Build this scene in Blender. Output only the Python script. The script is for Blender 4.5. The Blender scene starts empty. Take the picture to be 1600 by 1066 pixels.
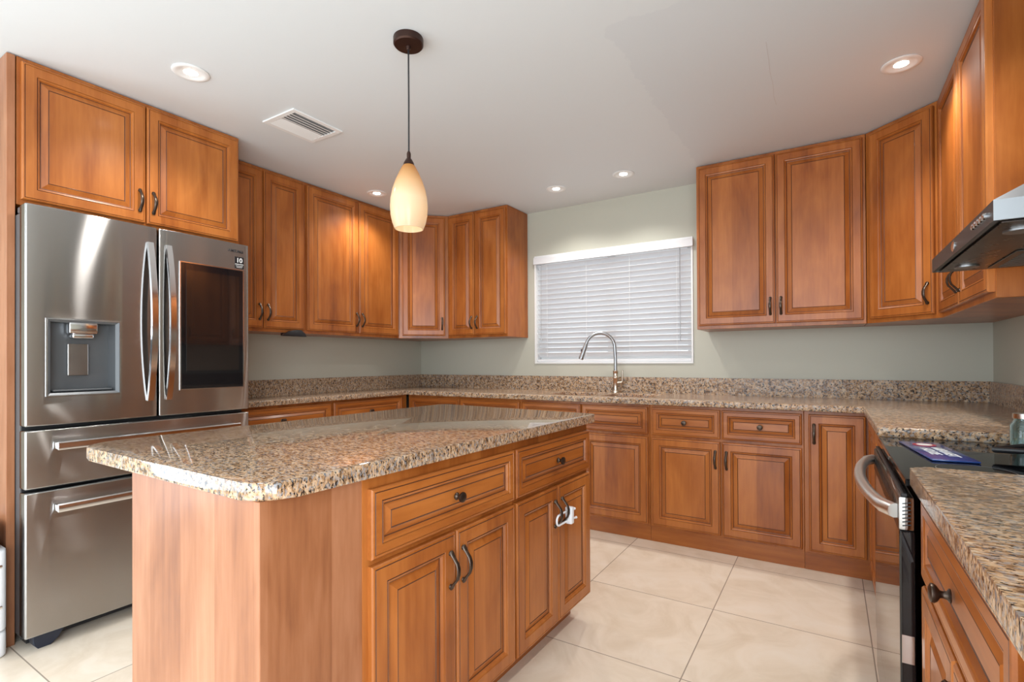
import bpy, bmesh, math, random
from mathutils import Vector, Matrix
random.seed(7)
C = bpy.context.scene.collection
S = bpy.context.scene
PI = math.pi

# ------------------------------------------------------------------ camera
YAW, PITCH, ROLL = 0.5559, 0.0058, -0.0048
F_PX = 795.7
fh = Vector((-math.sin(YAW), math.cos(YAW), 0)); rt = Vector((math.cos(YAW), math.sin(YAW), 0)); up = Vector((0, 0, 1))
fw = math.cos(PITCH)*fh + math.sin(PITCH)*up
u2 = -math.sin(PITCH)*fh + math.cos(PITCH)*up
cr = math.cos(ROLL)*rt + math.sin(ROLL)*u2
cu = -math.sin(ROLL)*rt + math.cos(ROLL)*u2
cam = bpy.data.cameras.new('camera'); co = bpy.data.objects.new('camera', cam); C.objects.link(co)
m3 = Matrix((cr, cu, -fw)).transposed()
co.matrix_world = Matrix.Translation((3.4582, -3.8238, 1.1561)) @ m3.to_4x4()
cam.sensor_width = 36.0; cam.lens = F_PX/1600*36
cam.shift_x = -0.00145; cam.shift_y = 0.0170
cam.clip_start = 0.02
S.camera = co

# ------------------------------------------------------------------ world, added fill lamps, exposure
w = bpy.data.worlds.new('sky'); S.world = w; w.use_nodes = True
nt = w.node_tree; nt.nodes.clear()
bg = nt.nodes.new('ShaderNodeBackground'); wo = nt.nodes.new('ShaderNodeOutputWorld')
bg.inputs[0].default_value = (0.86, 0.93, 1.0, 1); bg.inputs[1].default_value = .75
nt.links.new(bg.outputs[0], wo.inputs[0])
S.view_settings.view_transform = 'Standard'; S.view_settings.look = 'None'
S.view_settings.gamma = 1.0; S.view_settings.use_curve_mapping = False
S.view_settings.exposure = 0.9

W_ = 4.232
def area_light(name, loc, rot, sx, sy, watts, col=(1, 1, 1)):
    l = bpy.data.lights.new(name, 'AREA'); l.shape = 'RECTANGLE'; l.size = sx; l.size_y = sy
    l.energy = watts; l.color = col
    o = bpy.data.objects.new(name, l); C.objects.link(o); o.location = loc; o.rotation_euler = rot
    return o
# lamps added for fill at made-up, unseen openings behind the camera
area_light('fill_rear', (2.1, -6.86, 1.25), (math.radians(90), 0, 0), 3.0, 2.1, 50, (0.82, 0.91, 1.0))
area_light('fill_left', (0.06, -5.1, 1.25), (math.radians(90), 0, math.radians(-90)), 2.2, 2.0, 34, (0.82, 0.91, 1.0))
area_light('fill_right', (W_-.06, -5.1, 1.25), (math.radians(90), 0, math.radians(90)), 2.2, 2.0, 66, (0.82, 0.91, 1.0))

# ------------------------------------------------------------------ materials
def newmat(name):
    m = bpy.data.materials.new(name); m.use_nodes = True
    n = m.node_tree.nodes; b = n['Principled BSDF']
    return m, m.node_tree, n, b
def N(nt, t, **kw):
    n = nt.nodes.new(t)
    for k, v in kw.items():
        if k.startswith('i_'):
            n.inputs[int(k[2:])].default_value = v
        else:
            setattr(n, k, v)
    return n
def ramp(nt, stops, interp='LINEAR'):
    r = nt.nodes.new('ShaderNodeValToRGB'); r.color_ramp.interpolation = interp
    e = r.color_ramp.elements
    while len(e) < len(stops): e.new(0.5)
    for k, (p, c) in enumerate(stops):
        e[k].position = p; e[k].color = (*c, 1) if len(c) == 3 else c
    return r
def simple(name, col, rough=0.5, metal=0.0, coat=0.0, emis=None, es=0.0):
    m, nt, n, b = newmat(name)
    b.inputs['Base Color'].default_value = (*col, 1); b.inputs['Roughness'].default_value = rough
    b.inputs['Metallic'].default_value = metal; b.inputs['Coat Weight'].default_value = coat
    if emis: b.inputs['Emission Color'].default_value = (*emis, 1); b.inputs['Emission Strength'].default_value = es
    # a faint procedural unevenness so no surface is perfectly flat in tone
    tc = N(nt, 'ShaderNodeTexCoord'); no = N(nt, 'ShaderNodeTexNoise'); no.inputs['Scale'].default_value = 18
    mr = N(nt, 'ShaderNodeMapRange'); mr.inputs[3].default_value = max(0.02, rough-0.03); mr.inputs[4].default_value = rough+0.03
    nt.links.new(tc.outputs['Object'], no.inputs['Vector']); nt.links.new(no.outputs['Fac'], mr.inputs[0]); nt.links.new(mr.outputs[0], b.inputs['Roughness'])
    return m

def wood_mat(name, tint=(1, 1, 1), axis='z', rough=0.33):
    m, nt, n, b = newmat(name)
    L = nt.links.new
    tc = N(nt, 'ShaderNodeTexCoord'); oi = N(nt, 'ShaderNodeObjectInfo')
    off = N(nt, 'ShaderNodeVectorMath', operation='SCALE'); 
    cmb = N(nt, 'ShaderNodeCombineXYZ')
    L(oi.outputs['Random'], cmb.inputs[0]); L(oi.outputs['Random'], cmb.inputs[1]); L(oi.outputs['Random'], cmb.inputs[2])
    L(cmb.outputs[0], off.inputs[0]); off.inputs['Scale'].default_value = 13.7
    add = N(nt, 'ShaderNodeVectorMath', operation='ADD')
    L(tc.outputs['Object'], add.inputs[0]); L(off.outputs[0], add.inputs[1])
    mp = N(nt, 'ShaderNodeMapping'); L(add.outputs[0], mp.inputs[0])
    mp.inputs['Scale'].default_value = {'z': (1, 1, .09), 'x': (.09, 1, 1)}[axis]
    g1 = N(nt, 'ShaderNodeTexNoise'); g1.inputs['Scale'].default_value = 55; g1.inputs['Detail'].default_value = 4; g1.inputs['Roughness'].default_value = .6
    L(mp.outputs[0], g1.inputs['Vector'])
    mp2 = N(nt, 'ShaderNodeMapping'); L(add.outputs[0], mp2.inputs[0]); mp2.inputs['Scale'].default_value = {'z': (1, 1, .35), 'x': (.35, 1, 1)}[axis]
    g2 = N(nt, 'ShaderNodeTexNoise'); g2.inputs['Scale'].default_value = 7; g2.inputs['Detail'].default_value = 3; g2.inputs['Distortion'].default_value = .8
    L(mp2.outputs[0], g2.inputs['Vector'])
    # staves glued side by side
    sx = N(nt, 'ShaderNodeSeparateXYZ'); L(add.outputs[0], sx.inputs[0])
    sm = N(nt, 'ShaderNodeMath', operation='ADD')
    if axis == 'z': L(sx.outputs[0], sm.inputs[0]); L(sx.outputs[1], sm.inputs[1])
    else: L(sx.outputs[2], sm.inputs[0]); L(sx.outputs[1], sm.inputs[1])
    dv = N(nt, 'ShaderNodeMath', operation='MULTIPLY'); L(sm.outputs[0], dv.inputs[0]); dv.inputs[1].default_value = 13.0
    fl = N(nt, 'ShaderNodeMath', operation='FLOOR'); L(dv.outputs[0], fl.inputs[0])
    wn = N(nt, 'ShaderNodeTexWhiteNoise', noise_dimensions='1D'); L(fl.outputs[0], wn.inputs['W'])
    # mix the three
    a1 = N(nt, 'ShaderNodeMath', operation='MULTIPLY_ADD'); L(g1.outputs['Fac'], a1.inputs[0]); a1.inputs[1].default_value = .36
    a2 = N(nt, 'ShaderNodeMath', operation='MULTIPLY_ADD'); L(g2.outputs['Fac'], a2.inputs[0]); a2.inputs[1].default_value = .6; L(a1.outputs[0], a1.inputs[2]) if False else None
    a1.inputs[2].default_value = 0.0
    L(a1.outputs[0], a2.inputs[2])
    a3 = N(nt, 'ShaderNodeMath', operation='MULTIPLY_ADD'); L(wn.outputs['Value'], a3.inputs[0]); a3.inputs[1].default_value = .22; L(a2.outputs[0], a3.inputs[2])
    t = tint
    def T(c): return tuple(max(0, min(1, c[k]*t[k])) for k in range(3))
    r = ramp(nt, [(.25, T((.155, .036, .006))), (.50, T((.31, .087, .0145))), (.85, T((.48, .163, .035)))])
    L(a3.outputs[0], r.inputs[0])
    L(r.outputs[0], b.inputs['Base Color'])
    b.inputs['Roughness'].default_value = rough
    b.inputs['Coat Weight'].default_value = .12; b.inputs['Coat Roughness'].default_value = .15; b.inputs['Specular IOR Level'].default_value = .4
    bp = N(nt, 'ShaderNodeBump'); bp.inputs['Strength'].default_value = .04; bp.inputs['Distance'].default_value = .002
    L(g1.outputs['Fac'], bp.inputs['Height']); L(bp.outputs[0], b.inputs['Normal'])
    return m
WOOD = wood_mat('glazed_maple')
WOODH = wood_mat('glazed_maple_horizontal', axis='x')
GLAZE = simple('dark_glaze', (.085, .028, .012), .45, coat=.2)
PANELW = wood_mat('plain_maple_panel', tint=(.92, 1.22, 2.9), rough=.42)
INNER = simple('cabinet_underside', (.20, .085, .04), .6)

def granite_mat(name, rough, spec, coat):
    m, nt, n, b = newmat(name); L = nt.links.new
    tc = N(nt, 'ShaderNodeTexCoord')
    mp = N(nt, 'ShaderNodeMapping'); L(tc.outputs['Object'], mp.inputs[0]); mp.inputs['Rotation'].default_value = (0, .4, .55); mp.inputs['Scale'].default_value = (1, 1.9, 1)
    base = N(nt, 'ShaderNodeTexNoise'); base.inputs['Scale'].default_value = 48; base.inputs['Detail'].default_value = 5; base.inputs['Roughness'].default_value = .65
    L(mp.outputs[0], base.inputs['Vector'])
    rb = ramp(nt, [(.32, (.085, .048, .026)), (.43, (.29, .165, .085)), (.53, (.50, .325, .19)), (.66, (.57, .45, .325))])
    L(base.outputs['Fac'], rb.inputs[0])
    dk = N(nt, 'ShaderNodeTexNoise'); dk.inputs['Scale'].default_value = 108; dk.inputs['Detail'].default_value = 3; dk.inputs['Roughness'].default_value = .55
    L(mp.outputs[0], dk.inputs['Vector'])
    rd = ramp(nt, [(.40, (1, 1, 1)), (.45, (0, 0, 0))])
    L(dk.outputs['Fac'], rd.inputs[0])
    mx = N(nt, 'ShaderNodeMix', data_type='RGBA'); L(rd.outputs[0], mx.inputs[0]); L(rb.outputs[0], mx.inputs[6]); mx.inputs[7].default_value = (.030, .022, .018, 1)
    gy = N(nt, 'ShaderNodeTexVoronoi'); gy.inputs['Scale'].default_value = 150
    L(mp.outputs[0], gy.inputs['Vector'])
    sp = N(nt, 'ShaderNodeSeparateColor'); L(gy.outputs['Color'], sp.inputs[0])
    rg = ramp(nt, [(.71, (0, 0, 0)), (.75, (1, 1, 1))]); L(sp.outputs[0], rg.inputs[0])
    ml = N(nt, 'ShaderNodeMath', operation='MULTIPLY'); L(rg.outputs[0], ml.inputs[0]); ml.inputs[1].default_value = .55
    mx2 = N(nt, 'ShaderNodeMix', data_type='RGBA'); L(ml.outputs[0], mx2.inputs[0]); L(mx.outputs[2], mx2.inputs[6]); mx2.inputs[7].default_value = (.25, .26, .275, 1)
    L(mx2.outputs[2], b.inputs['Base Color'])
    b.inputs['Roughness'].default_value = rough; b.inputs['Specular IOR Level'].default_value = spec
    b.inputs['Coat Weight'].default_value = coat; b.inputs['Coat Roughness'].default_value = .02
    return m
GRANITE = granite_mat('polished_granite', .035, .5, .15)
GRANC = granite_mat('honed_granite', .16, .22, 0)

def steel_mat(name, col=(.40, .385, .37), rough=.21, aniso=.82, wave=.10):
    """horizontally brushed steel: highlights smear vertically"""
    m = bpy.data.materials.new(name); m.use_nodes = True; nt = m.node_tree; nt.nodes.clear(); L = nt.links.new
    o = N(nt, 'ShaderNodeOutputMaterial')
    g = N(nt, 'ShaderNodeBsdfAnisotropic'); g.distribution = 'GGX'
    g.inputs['Color'].default_value = (*col, 1); g.inputs['Anisotropy'].default_value = aniso; g.inputs['Rotation'].default_value = 0.0
    tg = N(nt, 'ShaderNodeTangent', direction_type='RADIAL', axis='Z'); L(tg.outputs[0], g.inputs['Tangent'])
    tc = N(nt, 'ShaderNodeTexCoord'); mp = N(nt, 'ShaderNodeMapping'); L(tc.outputs['Object'], mp.inputs[0]); mp.inputs['Scale'].default_value = (1.5, 1.5, 260)
    no = N(nt, 'ShaderNodeTexNoise'); no.inputs['Scale'].default_value = 3; no.inputs['Detail'].default_value = 2; L(mp.outputs[0], no.inputs['Vector'])
    mr = N(nt, 'ShaderNodeMapRange'); mr.inputs[3].default_value = rough-.012; mr.inputs[4].default_value = rough+.012
    L(no.outputs['Fac'], mr.inputs[0]); L(mr.outputs[0], g.inputs['Roughness'])
    wv = N(nt, 'ShaderNodeTexNoise'); wv.inputs['Scale'].default_value = 4.5; wv.inputs['Detail'].default_value = 1
    mw = N(nt, 'ShaderNodeMapping'); mw.inputs['Scale'].default_value = (1, 1, .35); L(tc.outputs['Object'], mw.inputs[0]); L(mw.outputs[0], wv.inputs['Vector'])
    bp = N(nt, 'ShaderNodeBump'); bp.inputs['Strength'].default_value = wave; bp.inputs['Distance'].default_value = .012
    L(wv.outputs['Fac'], bp.inputs['Height']); L(bp.outputs[0], g.inputs['Normal'])
    L(g.outputs[0], o.inputs[0])
    return m
STEEL = steel_mat('brushed_stainless')
CHROME = simple('polished_steel', (.72, .72, .73), .14, metal=1)
SATIN = simple('satin_nickel', (.62, .55, .46), .27, metal=1)
GREYST = simple('grey_steel', (.40, .41, .42), .35, metal=1)
BRONZE = simple('oil_rubbed_bronze', (.085, .062, .048), .34, metal=.9)
PEWTER = simple('antique_pewter', (.30, .25, .20), .34, metal=1)
BLACKGL = simple('black_glass', (.006, .006, .007), .03)
COOK = simple('cooktop_glass', (.005, .005, .006), .04)
COOK.node_tree.nodes['Principled BSDF'].inputs['Specular IOR Level'].default_value = .10
SCREEN = simple('dark_screen_glass', (.012, .008, .007), .05, coat=.6)
BLACK = simple('black_plastic', (.012, .012, .014), .35)
DGREY = simple('dark_grey_plastic', (.07, .075, .08), .4)
DSP = simple('dispenser_grey', (.10, .105, .11), .35, metal=.3)
WHITE = simple('white_paint', (.80, .80, .79), .45)
WHITEP = simple('white_plastic', (.82, .83, .85), .35)
SLATM = simple('white_blind_slat', (.70, .70, .71), .45)
DARKGAP = simple('black_gasket', (.01, .01, .011), .6)
BRONZED = simple('dark_bronze', (.05, .024, .018), .4, metal=.7)
LENS = simple('glowing_lens', (1, 1, 1), .4, emis=(1, .97, .92), es=9)

def wall_mat():
    m, nt, n, b = newmat('sage_wall_paint'); L = nt.links.new
    tc = N(nt, 'ShaderNodeTexCoord'); no = N(nt, 'ShaderNodeTexNoise'); no.inputs['Scale'].default_value = 160; no.inputs['Detail'].default_value = 3
    L(tc.outputs['Object'], no.inputs['Vector'])
    bp = N(nt, 'ShaderNodeBump'); bp.inputs['Strength'].default_value = .06; bp.inputs['Distance'].default_value = .001
    L(no.outputs['Fac'], bp.inputs['Height']); L(bp.outputs[0], b.inputs['Normal'])
    b.inputs['Base Color'].default_value = (.485, .475, .395, 1); b.inputs['Roughness'].default_value = .55
    return m
SAGE = wall_mat()
def ceil_mat():
    m, nt, n, b = newmat('white_ceiling_paint'); L = nt.links.new
    tc = N(nt, 'ShaderNodeTexCoord')
    no = N(nt, 'ShaderNodeTexNoise'); no.inputs['Scale'].default_value = 9; no.inputs['Detail'].default_value = 6; no.inputs['Roughness'].default_value = .7
    L(tc.outputs['Object'], no.inputs['Vector'])
    sx = N(nt, 'ShaderNodeSeparateXYZ'); L(tc.outputs['Object'], sx.inputs[0])
    # the area of newer paint with a ragged roller edge: x > 2.73, y > -1.95
    def edge(src, lim, amp):
        a = N(nt, 'ShaderNodeMath', operation='MULTIPLY_ADD'); L(no.outputs['Fac'], a.inputs[0]); a.inputs[1].default_value = amp; L(src, a.inputs[2])
        g = N(nt, 'ShaderNodeMapRange'); g.inputs[1].default_value = lim+amp*.5-.004; g.inputs[2].default_value = lim+amp*.5+.004
        L(a.outputs[0], g.inputs[0]); return g.outputs[0]
    e1 = edge(sx.outputs[0], 2.73, .10)
    e2 = edge(sx.outputs[1], -1.97, .12)
    mu = N(nt, 'ShaderNodeMath', operation='MULTIPLY'); L(e1, mu.inputs[0]); L(e2, mu.inputs[1])
    mx = N(nt, 'ShaderNodeMix', data_type='RGBA'); L(mu.outputs[0], mx.inputs[0]); mx.inputs[6].default_value = (.69, .72, .735, 1); mx.inputs[7].default_value = (.657, .687, .709, 1)
    L(mx.outputs[2], b.inputs['Base Color']); b.inputs['Roughness'].default_value = .6
    return m
CEIL = ceil_mat()
def floor_mat():
    m, nt, n, b = newmat('cream_porcelain_tile'); L = nt.links.new
    tc = N(nt, 'ShaderNodeTexCoord'); sx = N(nt, 'ShaderNodeSeparateXYZ'); L(tc.outputs['Object'], sx.inputs[0])
    P = .605
    def cell(src, org):
        a = N(nt, 'ShaderNodeMath', operation='SUBTRACT'); L(src, a.inputs[0]); a.inputs[1].default_value = org-P*20
        d = N(nt, 'ShaderNodeMath', operation='DIVIDE'); L(a.outputs[0], d.inputs[0]); d.inputs[1].default_value = P
        f = N(nt, 'ShaderNodeMath', operation='FRACT'); L(d.outputs[0], f.inputs[0])
        fl = N(nt, 'ShaderNodeMath', operation='FLOOR'); L(d.outputs[0], fl.inputs[0])
        c = N(nt, 'ShaderNodeMath', operation='SUBTRACT'); L(f.outputs[0], c.inputs[0]); c.inputs[1].default_value = .5
        ab = N(nt, 'ShaderNodeMath', operation='ABSOLUTE'); L(c.outputs[0], ab.inputs[0])
        g = N(nt, 'ShaderNodeMath', operation='GREATER_THAN'); L(ab.outputs[0], g.inputs[0]); g.inputs[1].default_value = .5-.0022/P
        return g.outputs[0], fl.outputs[0]
    gx, cx = cell(sx.outputs[0], 2.99); gy, cy = cell(sx.outputs[1], -1.325)
    gm = N(nt, 'ShaderNodeMath', operation='MAXIMUM'); L(gx, gm.inputs[0]); L(gy, gm.inputs[1])
    cc = N(nt, 'ShaderNodeCombineXYZ'); L(cx, cc.inputs[0]); L(cy, cc.inputs[1])
    wn = N(nt, 'ShaderNodeTexWhiteNoise', noise_dimensions='3D'); L(cc.outputs[0], wn.inputs['Vector'])
    ad = N(nt, 'ShaderNodeVectorMath', operation='MULTIPLY_ADD'); L(wn.outputs['Color'], ad.inputs[0]); ad.inputs[1].default_value = (9, 9, 9); L(tc.outputs['Object'], ad.inputs[2])
    no = N(nt, 'ShaderNodeTexNoise'); no.inputs['Scale'].default_value = 3.5; no.inputs['Detail'].default_value = 8; no.inputs['Roughness'].default_value = .62; no.inputs['Distortion'].default_value = 1.2
    L(ad.outputs[0], no.inputs['Vector'])
    r = ramp(nt, [(.30, (.70, .585, .45)), (.55, (.80, .695, .565)), (.75, (.83, .745, .635))]); L(no.outputs['Fac'], r.inputs[0])
    mx = N(nt, 'ShaderNodeMix', data_type='RGBA'); L(gm.outputs[0], mx.inputs[0]); L(r.outputs[0], mx.inputs[6]); mx.inputs[7].default_value = (.34, .28, .22, 1)
    L(mx.outputs[2], b.inputs['Base Color']); b.inputs['Roughness'].default_value = .22
    return m
FLOOR = floor_mat()
def glass_mat(name, col=(1, 1, 1), rough=0.0):
    m, nt, n, b = newmat(name)
    b.inputs['Base Color'].default_value = (*col, 1); b.inputs['Transmission Weight'].default_value = 1; b.inputs['Roughness'].default_value = rough; b.inputs['IOR'].default_value = 1.45
    return m
def pane_mat():
    m = bpy.data.materials.new('window_glass'); m.use_nodes = True; nt = m.node_tree; nt.nodes.clear()
    o = N(nt, 'ShaderNodeOutputMaterial'); t = N(nt, 'ShaderNodeBsdfTransparent'); g = N(nt, 'ShaderNodeBsdfGlossy'); g.inputs['Roughness'].default_value = .02
    x = N(nt, 'ShaderNodeMixShader'); x.inputs[0].default_value = .06
    nt.links.new(t.outputs[0], x.inputs[1]); nt.links.new(g.outputs[0], x.inputs[2]); nt.links.new(x.outputs[0], o.inputs[0])
    return m
PANE = pane_mat()
def shade_mat():
    m = bpy.data.materials.new('amber_art_glass'); m.use_nodes = True; nt = m.node_tree; nt.nodes.clear(); L = nt.links.new
    o = N(nt, 'ShaderNodeOutputMaterial')
    tc = N(nt, 'ShaderNodeTexCoord'); sx = N(nt, 'ShaderNodeSeparateXYZ'); L(tc.outputs['Generated'], sx.inputs[0])
    no = N(nt, 'ShaderNodeTexNoise'); no.inputs['Scale'].default_value = 5; L(tc.outputs['Object'], no.inputs['Vector'])
    ma = N(nt, 'ShaderNodeMath', operation='MULTIPLY_ADD'); L(no.outputs['Fac'], ma.inputs[0]); ma.inputs[1].default_value = .10; L(sx.outputs[2], ma.inputs[2])
    # amber glass is blown into the neck, cream glass into the bowl
    r = ramp(nt, [(.12, (.74, .60, .43)), (.50, (.76, .64, .47)), (.75, (.72, .51, .28)), (1.0, (.58, .30, .09))]); L(ma.outputs[0], r.inputs[0])
    tr = N(nt, 'ShaderNodeBsdfTranslucent'); L(r.outputs[0], tr.inputs[0])
    df = N(nt, 'ShaderNodeBsdfPrincipled'); L(r.outputs[0], df.inputs['Base Color']); df.inputs['Roughness'].default_value = .15
    L(r.outputs[0], df.inputs['Emission Color']); df.inputs['Emission Strength'].default_value = .16
    x = N(nt, 'ShaderNodeMixShader'); x.inputs[0].default_value = .5
    L(tr.outputs[0], x.inputs[1]); L(df.outputs[0], x.inputs[2]); L(x.outputs[0], o.inputs[0])
    return m
SHADE = shade_mat()

# ------------------------------------------------------------------ mesh helpers
def finish(bm, name, mats, parent=None, smooth=None, label=None):
    bmesh.ops.recalc_face_normals(bm, faces=bm.faces)
    me = bpy.data.meshes.new(name); bm.to_mesh(me); bm.free()
    if not isinstance(mats, (list, tuple)): mats = [mats]
    for m in mats: me.materials.append(m)
    if smooth is not None:
        for p in me.polygons: p.use_smooth = True
        me.set_sharp_from_angle(angle=math.radians(smooth))
    o = bpy.data.objects.new(name, me); C.objects.link(o)
    if parent: o.parent = parent
    if label: o['label'] = label
    return o
def thing(name, label, cat, loc=(0, 0, 0), rz=0.0, group=None):
    o = bpy.data.objects.new(name, None); C.objects.link(o); o.empty_display_size = .1
    o.location = loc; o.rotation_euler = (0, 0, rz); o['label'] = label; o['category'] = cat
    if group: o['group'] = group
    return o
def struct(o):
    o['kind'] = 'structure'; return o
def share(o, name, parent, loc, rot=(0, 0, 0), label=None):
    c = o.copy(); c.name = name; C.objects.link(c); c.parent = parent; c.location = loc; c.rotation_euler = rot
    if label: c['label'] = label
    return c
def box(bm, x0, x1, y0, y1, z0, z1, bev=0.0, seg=2, mat=0):
    vs = [bm.verts.new(p) for p in ((x0, y0, z0), (x1, y0, z0), (x1, y1, z0), (x0, y1, z0), (x0, y0, z1), (x1, y0, z1), (x1, y1, z1), (x0, y1, z1))]
    fs = [bm.faces.new([vs[i] for i in q]) for q in ((3, 2, 1, 0), (4, 5, 6, 7), (0, 1, 5, 4), (1, 2, 6, 5), (2, 3, 7, 6), (3, 0, 4, 7))]
    for f in fs: f.material_index = mat
    if bev > 0:
        es = list({e for f in fs for e in f.edges})
        r = bmesh.ops.bevel(bm, geom=es, offset=bev, segments=seg, affect='EDGES', profile=.5)
        for f in r['faces']: f.material_index = mat
def prism(bm, pts, z0, z1, bev=0.0, seg=3, mat=0, mp=None):
    """polygon pts (a,b) extruded along c from z0 to z1; mp maps (a,b,c) to a point"""
    mp = mp or (lambda a, b, c: (a, b, c))
    lo = [bm.verts.new(mp(a, b, z0)) for a, b in pts]; hi = [bm.verts.new(mp(a, b, z1)) for a, b in pts]
    n = len(pts); fs = [bm.faces.new(lo[::-1]), bm.faces.new(hi)]
    for i in range(n): fs.append(bm.faces.new((lo[i], lo[(i+1) % n], hi[(i+1) % n], hi[i])))
    for f in fs: f.material_index = mat
    if bev > 0:
        es = list(fs[1].edges)+list(fs[0].edges)
        bmesh.ops.bevel(bm, geom=es, offset=bev, segments=seg, affect='EDGES', profile=.5)
def tube(bm, pts, rad, seg=10, caps=True, mat=0, flat=(1, 1)):
    pts = [Vector(p) for p in pts]; n = len(pts)
    rads = rad if isinstance(rad, (list, tuple)) else [rad]*n
    rings = []; prev = None
    for i, p in enumerate(pts):
        t = (pts[min(i+1, n-1)]-pts[max(i-1, 0)]).normalized()
        if prev is None:
            a = t.orthogonal().normalized() if abs(t.x) > .9 else (Vector((1, 0, 0))-t*t.x).normalized()
        else:
            a = (prev-t*prev.dot(t)).normalized()
        prev = a; b = t.cross(a)
        rings.append([bm.verts.new(p+(a*math.cos(2*PI*k/seg)*flat[0]+b*math.sin(2*PI*k/seg)*flat[1])*rads[i]) for k in range(seg)])
    for i in range(n-1):
        for k in range(seg):
            f = bm.faces.new((rings[i][k], rings[i][(k+1) % seg], rings[i+1][(k+1) % seg], rings[i+1][k])); f.material_index = mat
    if caps:
        bm.faces.new(rings[0][::-1]).material_index = mat; bm.faces.new(rings[-1]).material_index = mat
def lathe(bm, prof, seg=28, mp=None, mat=0, close=False):
    """prof: (r, h) list; axis is local z unless mp given"""
    mp = mp or (lambda x, y, z: (x, y, z))
    rings = []
    for r, h in prof:
        if r < 1e-6: rings.append([bm.verts.new(mp(0, 0, h))])
        else: rings.append([bm.verts.new(mp(r*math.cos(2*PI*k/seg), r*math.sin(2*PI*k/seg), h)) for k in range(seg)])
    pairs = list(zip(rings, rings[1:]))
    if close: pairs.append((rings[-1], rings[0]))
    for A, B in pairs:
        for k in range(seg):
            k2 = (k+1) % seg
            if len(A) == 1 and len(B) == 1: continue
            if len(A) == 1: q = (A[0], B[k2], B[k])
            elif len(B) == 1: q = (A[k], A[k2], B[0])
            else: q = (A[k], A[k2], B[k2], B[k])
            bm.faces.new(q).material_index = mat
def grid_solid(bm, us, vs, keep, w0, w1, mp, mat=0):
    cache = {}
    def V(i, j, k):
        if (i, j, k) not in cache: cache[(i, j, k)] = bm.verts.new(mp(us[i], vs[j], (w0, w1)[k]))
        return cache[(i, j, k)]
    K = lambda i, j: 0 <= i < len(us)-1 and 0 <= j < len(vs)-1 and keep((us[i]+us[i+1])/2, (vs[j]+vs[j+1])/2)
    for i in range(len(us)-1):
        for j in range(len(vs)-1):
            if not K(i, j): continue
            q = [bm.faces.new((V(i, j, 1), V(i+1, j, 1), V(i+1, j+1, 1), V(i, j+1, 1))), bm.faces.new((V(i, j+1, 0), V(i+1, j+1, 0), V(i+1, j, 0), V(i, j, 0)))]
            if not K(i-1, j): q.append(bm.faces.new((V(i, j, 0), V(i, j, 1), V(i, j+1, 1), V(i, j+1, 0))))
            if not K(i+1, j): q.append(bm.faces.new((V(i+1, j, 1), V(i+1, j, 0), V(i+1, j+1, 0), V(i+1, j+1, 1))))
            if not K(i, j-1): q.append(bm.faces.new((V(i, j, 1), V(i, j, 0), V(i+1, j, 0), V(i+1, j, 1))))
            if not K(i, j+1): q.append(bm.faces.new((V(i, j+1, 0), V(i, j+1, 1), V(i+1, j+1, 1), V(i+1, j+1, 0))))
            for f in q: f.material_index = mat
def sharp_bevel(bm, off, seg=3, test=None, ang=60):
    bmesh.ops.recalc_face_normals(bm, faces=bm.faces)
    bm.normal_update()
    es = [e for e in bm.edges if len(e.link_faces) == 2 and e.calc_face_angle(0) > math.radians(ang) and (test is None or test(e))]
    bmesh.ops.bevel(bm, geom=es, offset=off, segments=seg, affect='EDGES', profile=.5)
def round_poly(pts, rads, n=6):
    """round the corners of a polygon"""
    out = []; m = len(pts)
    for i in range(m):
        p = Vector(pts[i]); a = Vector(pts[i-1]); b = Vector(pts[(i+1) % m]); r = rads[i]
        if r <= 0: out.append(tuple(p)); continue
        d1 = (a-p).normalized(); d2 = (b-p).normalized(); half = d1.angle(d2)/2
        t = r/math.tan(half); c = p+(d1+d2).normalized()*(r/math.sin(half))
        s = p+d1*t-c; e = p+d2*t-c
        a0 = math.atan2(s.y, s.x); a1 = math.atan2(e.y, e.x); da = (a1-a0+PI) % (2*PI)-PI
        for k in range(n+1):
            q = a0+da*k/n; out.append((c.x+r*math.cos(q), c.y+r*math.sin(q)))
    return out

# ------------------------------------------------------------------ cabinet kit (front faces local -y, x runs left to right, z up)
def panel_front(bm, x0, x1, z0, z1, yb=0.0, t=.020, fr=.056, small=False):
    """glazed raised-panel front: routed outer bead, frame, stepped mould, bevel, flat field"""
    if small: fr = .040
    b1 = .022 if not small else .016
    prof = [(0, 0, 0), (0, t-.005, 0), (.0035, t-.0008, 0), (.008, t, 0), (.0095, t-.0022, 1), (.0112, t, 0),
            (fr-.009, t, 0), (fr-.0072, t-.003, 1), (fr-.0055, t-.001, 0), (fr, t-.003, 0), (fr+.004, t-.011, 0), (fr+.0068, t-.012, 1),
            (fr+.0068+b1, t-.0035, 0), (fr+.0085+b1, t-.0052, 1), (fr+.0102+b1, t-.004, 0)]
    rings = []
    for ins, h, g in prof:
        y = yb-h
        rings.append([bm.verts.new(p) for p in ((x0+ins, y, z0+ins), (x1-ins, y, z0+ins), (x1-ins, y, z1-ins), (x0+ins, y, z1-ins))])
    bm.faces.new(rings[0][::-1])
    for i in range(len(rings)-1):
        g = prof[i+1][2] or prof[i][2] if i in (3, 4, 6, 7, 10, 11, 12, 13) else 0
        if i in (4, 7, 12): g = 1            # dark glaze sits in the grooves
        elif i in (3, 6, 10, 13): g = 1 if i in (10, 13) else 0
        else: g = 0
        for k in range(4):
            f = bm.faces.new((rings[i][k], rings[i][(k+1) % 4], rings[i+1][(k+1) % 4], rings[i+1][k]))
            f.material_index = g if not (i == 11) else 0
    bm.faces.new(rings[-1])
_pull = None
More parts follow.
